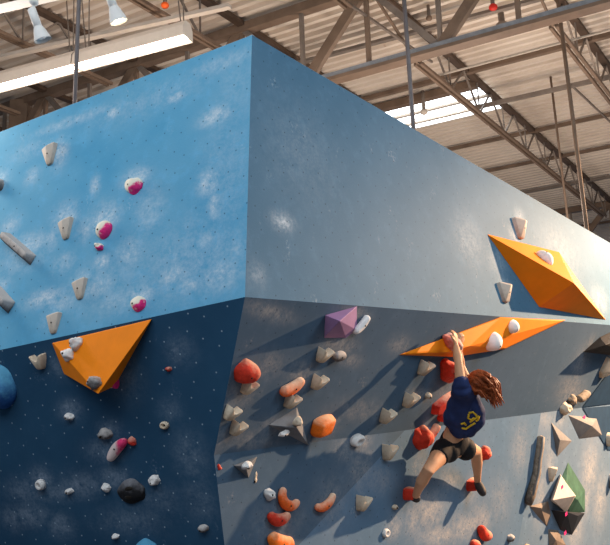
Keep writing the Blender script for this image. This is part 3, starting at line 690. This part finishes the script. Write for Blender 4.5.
# driftwood hold
pl = LD; pp = [(541, 437, 3), (540, 448, 4), (538, 460, 4.5), (537, 472, 5.5), (534, 484, 7), (531, 495, 8.5), (528, 503, 6)]
o0 = pl.hit(535, 475); root = empty('driftwood_hold', o0)
bm = bmesh.new(); P = [pl.hit(x, y, .035) - o0 for x, y, r in pp]; tube(bm, P, [(r*depth(o0)/F*.85, .045) for _, _, r in pp], 14, up=pl.n)
for v in bm.verts: v.co += v.co.normalized()*mn.noise(v.co*18)*.012
part('body', bm, M['wood'], root, True)
bm = bmesh.new(); P = [pl.hit(x+2, y, .075) - o0 for x, y, r in pp[:6]]; tube(bm, P, .012, 8); part('ridge', bm, M['rock'], root, True)
tag(root, 'long twisted driftwood-like hold on the right panel', 'climbing hold')
hold(blob, 'LD', 607, 439, 10, 14, 8, 'cup', 0, 'tan hold at the right edge beside the diamond volume', lump=.1, seed=45)
hold(block, 'LD', 610, 480, 8, 16, 8, 'grey', 0, 'grey hold cut by the right picture edge', seed=46)
hold(blob, 'LD', 526, 549, 12, 10, 6, 'orangeclean', 0, 'orange hold cut by the bottom edge near the seam', lump=.1, seed=47)
for x, y, hh, lab in ((584, 417.5, .02, 'pink tape mark on the diamond volume'), (562, 487, .215, 'pink tape mark on the white pyramid volume'), (566, 514, .172, 'pink tape mark on the black volume'), (565, 533, .03, 'pink tape mark at the foot of the black volume')):
    p = LD.hit(x, y, hh+.004); r = empty('tape_mark', p, frame(LD, p, 25)); s = depth(p)/F
    me = bm_mesh(hullbm([V((a*s*2.5, b*s*1.6, c)) for a in (-1, 1) for b in (-1, 1) for c in (0, .004)]), 'tape_mark')
    bpy.data.objects.remove(r); o = link('tape_mark', me, M['pinkmark']); o.matrix_world = frame(LD, p, 25); tag(o, lab, 'tape')
# ------------------------------------------------------------------ climber
from mathutils.bvhtree import BVHTree
AD = atdepth
J = dict(hL=AD(455.5, 339, 7.74), wL=AD(456, 346, 7.72), eL=AD(458.5, 362, 7.62), sL=AD(461, 387, 7.56), sR=AD(471, 390, 7.86), eR=AD(461.5, 367, 7.98), wR=AD(458.5, 347, 7.95), hR=AD(460.5, 341, 7.92),
         nk=AD(467.5, 389, 7.70), hd=AD(475, 383, 7.68), ch=AD(465, 400, 7.78), wa=AD(456, 428, 7.98), pe=AD(453, 444, 8.06), hpL=AD(445, 449, 7.97), hpR=AD(462, 447, 8.12),
         kL=AD(428.5, 470, 7.66), cL=AD(422, 481, 7.74), aL=AD(415.5, 496, 7.90), kR=AD(476, 451, 8.46), cR=AD(477, 463, 8.60), aR=AD(477.5, 482, 8.80))
lat = (J['sR']-J['sL']).normalized(); hlat = (J['hpR']-J['hpL']).normalized()
croot = empty('person', J['aL'] - V((0, 0, .05)))
o0 = croot.location.copy()
def T_(bm, ks, rad, up=None, seg=14): tube(bm, [(J[k] if isinstance(k, str) else k)-o0 for k in ks], rad, seg, up=up or V((.3, -1, .2)))
bm = bmesh.new()
T_(bm, ('sL', J['sL'].lerp(J['eL'], .5), 'eL', J['eL'].lerp(J['wL'], .35), 'wL'), [.050, .044, .036, .041, .025])
T_(bm, ('sR', J['sR'].lerp(J['eR'], .5), 'eR', J['eR'].lerp(J['wR'], .35), 'wR'), [.048, .040, .034, .036, .024])
back = lat.cross((J['pe']-J['nk']).normalized()).normalized()
T_(bm, (J['nk'].lerp(J['ch'], -.05), J['nk'].lerp(J['ch'], .35), 'ch', J['ch'].lerp(J['wa'], .55), 'wa', 'pe', J['pe']+(J['pe']-J['wa'])*.5),
   [(.07, .06), (.15, .09), (.155, .105), (.13, .095), (.12, .085), (.155, .115), (.11, .10)], up=back)
T_(bm, ('nk', J['nk'].lerp(J['hd'], .6), J['hd']), [.052, .046, .05])
hdir = (J['hd']-J['nk']).normalized(); into = (-LR.n*.8 + V((.3, .3, .35))).normalized()
hup = (V((0.15, 0, 1)) - into*V((.15, 0, 1)).dot(into)).normalized(); hs = into.cross(hup).normalized()
hm = Matrix((hs, into, hup)).transposed()
hc = J['hd']-o0
ball(bm, hc+hup*.02, .075, .092, .10, rot=hm); ball(bm, hc+into*.035-hup*.055, .045, .05, .045, rot=hm)
ball(bm, hc+into*.10-hup*.012, .012, .022, .022, rot=hm)
ball(bm, hc+into*.088-hup*.05, .024, .012, .010, rot=hm)
for s in (-1, 1): ball(bm, hc+hs*s*.076-hup*.01, .010, .02, .03, rot=hm)
for hip, kn, cf, an in (('hpL', 'kL', 'cL', 'aL'), ('hpR', 'kR', 'cR', 'aR')):
    T_(bm, (hip, J[hip].lerp(J[kn], .35), J[hip].lerp(J[kn], .75), kn, cf, J[cf].lerp(J[an], .5), an), [.092, .082, .062, .054, .054, .040, .032])
# buttocks
for k in ('hpL', 'hpR'): ball(bm, J[k]-o0+back*(-.03 if back.dot(FW) > 0 else .03), .095, .09, .10)
# hands: palm, four fingers hooked over the hold, thumb from the side
for hk, wk, sg in (('hL', 'wL', 1), ('hR', 'wR', -1)):
    h = J[hk]; w_ = J[wk]; d = (h-w_).normalized(); sd_ = d.cross(-LR.n).normalized(); inn = -LR.n
    T_(bm, (w_, w_.lerp(h, .5), h+d*.02), [(.026, .018), (.036, .018), (.040, .016)], up=inn)
    for i, ln in enumerate((.030, .036, .034, .026)):
        b0 = h + d*.015 + sd_*(i-1.5)*.021; b1 = b0 + d*ln + inn*.004; b2 = b1 + d*ln*.35 + inn*ln*.8; b3 = b2 + inn*ln*.55 - d*.006
        T_(bm, (b0, b1, b2, b3), [.0105, .010, .009, .008], seg=8)
    b0 = w_.lerp(h, .55) + sd_*sg*.03; T_(bm, (b0, b0+sd_*sg*.025+d*.02, b0+sd_*sg*.03+d*.045+inn*.02), [.013, .011, .009], seg=8)
me = bm_mesh(bm, 'body', True); body = link('body', me, M['skin'], croot)
q = body.modifiers.new('r', 'REMESH'); q.mode = 'VOXEL'; q.voxel_size = .0075; q.use_smooth_shade = True
q = body.modifiers.new('s', 'SMOOTH'); q.factor = .5; q.iterations = 3
# eyes
for s in (-1, 1):
    bm = bmesh.new(); ball(bm, hc+into*.085+hs*s*.032+hup*.012, .012, .008, .008, rot=hm); part('eye', bm, M['shorts'], croot, True)
# shirt: loose tee with short sleeves
bm = bmesh.new()
sp = [AD(466, 387, 7.70), AD(466, 392, 7.70), AD(465.5, 399, 7.76), AD(463, 412, 7.84), AD(461, 422, 7.92), AD(462, 429, 7.96)]
T_(bm, sp, [(.085, .05), (.135, .09), (.155, .12), (.155, .125), (.145, .12), (.13, .11)], up=back, seg=28)
T_(bm, ('sL', J['sL'].lerp(J['eL'], .12), J['sL'].lerp(J['eL'], .30)), [.07, .062, .064], seg=16)
T_(bm, (J['sL'], J['sL'].lerp(J['ch'], .6)), [.078, .11], seg=16)
T_(bm, ('sR', J['sR'].lerp(J['eR'], .28), J['sR'].lerp(J['eR'], .42)), [.08, .062, .06], seg=16)
# loose hem flapping to the right
T_(bm, (AD(470, 398, 7.70), AD(476, 410, 7.72), AD(474, 422, 7.78), AD(468, 433, 7.84)), [.07, .085, .085, .05], seg=16)
T_(bm, (AD(457, 405, 7.76), AD(451, 416, 7.86), AD(448, 424, 7.90)), [.08, .07, .04], seg=16)
for v in bm.verts: v.co += v.normal*0
me = bm_mesh(bm, 'shirt', True); shirt = link('shirt', me, M['shirt'], croot)
q = shirt.modifiers.new('r', 'REMESH'); q.mode = 'VOXEL'; q.voxel_size = .011; q.use_smooth_shade = True
q = shirt.modifiers.new('s', 'SMOOTH'); q.factor = .6; q.iterations = 10
tx = bpy.data.textures.new('folds', 'CLOUDS'); tx.noise_scale = .14
q = shirt.modifiers.new('d', 'DISPLACE'); q.texture = tx; q.strength = .04; q.mid_level = .45
dg = bpy.context.evaluated_depsgraph_get(); dg.update()
ev = shirt.evaluated_get(dg); tmp = bmesh.new(); tmp.from_mesh(ev.to_mesh()); tmp.transform(shirt.matrix_world if shirt.matrix_world.translation.length > .1 else Matrix.Translation(o0))
bv = BVHTree.FromBMesh(tmp)
def onshirt(px, py):
    d = ray(px, py); h = bv.ray_cast(CAM, d)
    return (h[0] - d*.003) if h[0] else None
bm = bmesh.new()
for st in (((462, 428), (466, 429), (470, 426), (475, 423)), ((461, 424), (464, 423), (466, 425)), ((469, 414), (468, 418), (471, 420), (474, 418)), ((469, 413), (473, 412), (476, 415), (478, 419)), ((476, 421), (478, 420), (479, 416)), ((470, 422), (473, 420), (476, 418))):
    P = [onshirt(*p) for p in st]; P = [p-o0 for p in P if p]
    if len(P) > 1: tube(bm, P, (.009), 8)
if bm.verts: part('shirt_print', bm, M['yellow'], shirt, True)['label'] = 'yellow lettering on the back of the shirt'
tmp.free()
# shorts
bm = bmesh.new()
T_(bm, (AD(453, 437, 7.98), 'pe', J['pe']+(J['pe']-J['wa'])*.25), [(.14, .105), (.17, .13), (.14, .12)], up=back, seg=24)
for hip, kn, t in (('hpL', 'kL', .42), ('hpR', 'kR', .2)):
    T_(bm, (hip, J[hip].lerp(J[kn], t*.6), J[hip].lerp(J[kn], t)), [.108, .096, .086], seg=18)
for k in ('hpL', 'hpR'): ball(bm, J[k]-o0+back*(-.035 if back.dot(FW) > 0 else .035), .10, .095, .105)
me = bm_mesh(bm, 'shorts', True); sh = link('shorts', me, M['shorts'], croot)
q = sh.modifiers.new('r', 'REMESH'); q.mode = 'VOXEL'; q.voxel_size = .01; q.use_smooth_shade = True
q = sh.modifiers.new('s', 'SMOOTH'); q.factor = .5; q.iterations = 4
# hair
bm = bmesh.new(); rnd = random.Random(3)
ball(bm, hc+hup*.03-into*.02, .088, .095, .108, rot=hm)
for i in range(120):
    a = rnd.uniform(0, 2*math.pi); e = rnd.uniform(-.5, 1.3)
    dr = hs*math.cos(a)*math.cos(e)*.085 + into*(math.sin(a)*math.cos(e)*.085-.02) + hup*(math.sin(e)*.10+.03)
    p0 = hc+dr
    j = rnd.uniform(-1, 1); k = rnd.uniform(-1, 1); L = rnd.uniform(.55, 1.0)
    p3 = AD(475+25*L+5*j, 381+22*L+6*k-3*j, 7.60+.12*rnd.uniform(-1, 1))-o0
    p1 = p0.lerp(p3, .33) + (p0-hc)*.35; p2 = p0.lerp(p3, .7) + V((0, 0, .035)) + (p0-hc)*.15 + V((rnd.uniform(-.01, .01), 0, rnd.uniform(-.01, .015)))
    tube(bm, [p0, p1, p2, p3], [.014, .014, .010, .003], 6)
part('hair', bm, M['hair'], croot, True)
# shoes
for pts, rd in (([(418.5, 500, 7.90), (416, 498, 7.92), (412.5, 496, 7.93), (409.5, 494.5, 7.92)], [.034, .042, .040, .026]), ([(477, 481, 8.80), (479, 486, 8.78), (481.5, 490, 8.74), (483.5, 494.5, 8.70)], [.036, .046, .046, .036])):
    bm = bmesh.new(); T_(bm, [AD(*p) for p in pts], rd, seg=14); o = finish('shoe', bm, M['shoe'], croot, True, 0, 1)
tag(croot, 'person with auburn hair, navy shirt and black shorts hanging from the long orange volume', 'person')
# ------------------------------------------------------------------ lights
def area(name, loc, target, sx, sy, power, col):
    l = bpy.data.lights.new(name, 'AREA'); l.shape = 'RECTANGLE'; l.size = sx; l.size_y = sy; l.energy = power; l.color = col
    o = bpy.data.objects.new(name, l); C.objects.link(o); o.location = loc
    o.rotation_euler = (V(target)-V(loc)).to_track_quat('-Z', 'Y').to_euler(); return o
def point(name, loc, power, col, r=.1):
    l = bpy.data.lights.new(name, 'POINT'); l.energy = power; l.color = col; l.shadow_soft_size = r
    o = bpy.data.objects.new(name, l); C.objects.link(o); o.location = loc; return o
tgt = LR.hit(560, 380)
sd = V((math.sin(math.radians(102))*math.cos(math.radians(29)), -math.cos(math.radians(102))*math.cos(math.radians(29)), math.sin(math.radians(29))))
lp = tgt + sd*9.2
l = bpy.data.lights.new('floodlight', 'SPOT'); l.energy = 16500; l.color = (1, .63, .37); l.shadow_soft_size = .08; l.spot_size = math.radians(58); l.spot_blend = 1
o = bpy.data.objects.new('floodlight', l); C.objects.link(o); o.location = lp; o.rotation_euler = (LC.hit(500, 560)-lp).to_track_quat('-Z', 'Y').to_euler()
area('fill_front', (-1, -1.5, 7.2), (-1, 4, 2), 6, 3, 340, (.82, .92, 1))  # unseen soft fill added behind the camera for the upper panels
area('fill_right', (7.5, 3.5, 7.4), (2.5, 9, 3.2), 4, 3, 330, (.75, .9, 1))  # added out of frame to brighten the upper right panel
area('fill_left', (-6, 2, 7.2), (-2, 6, 3), 4, 3, 150, (.82, .92, 1))  # unseen side fill, added for the upper left panel
for lx, ly, lz, e in ((-4, 7.5, 5.4, 200), (-1.5, 10.5, 5.4, 260), (2.5, 12.5, 5.4, 330), (5.5, 12.0, 5.6, 230), (7.5, 17.5, 5.6, 170), (3.5, 18, 5.6, 120)):
    point('deck_fill', (lx, ly, lz), e*1.2, (1, .84, .72), .4)  # unseen warm fills added above the wall top to brighten the deck
w = bpy.data.worlds.new('world'); sc.world = w; w.use_nodes = True
w.node_tree.nodes['Background'].inputs[0].default_value = (.62, .76, 1, 1); w.node_tree.nodes['Background'].inputs[1].default_value = .25
vs_ = sc.view_settings; vs_.view_transform = 'Standard'; vs_.look = 'None'; vs_.exposure = 0; vs_.gamma = 1; vs_.use_curve_mapping = False
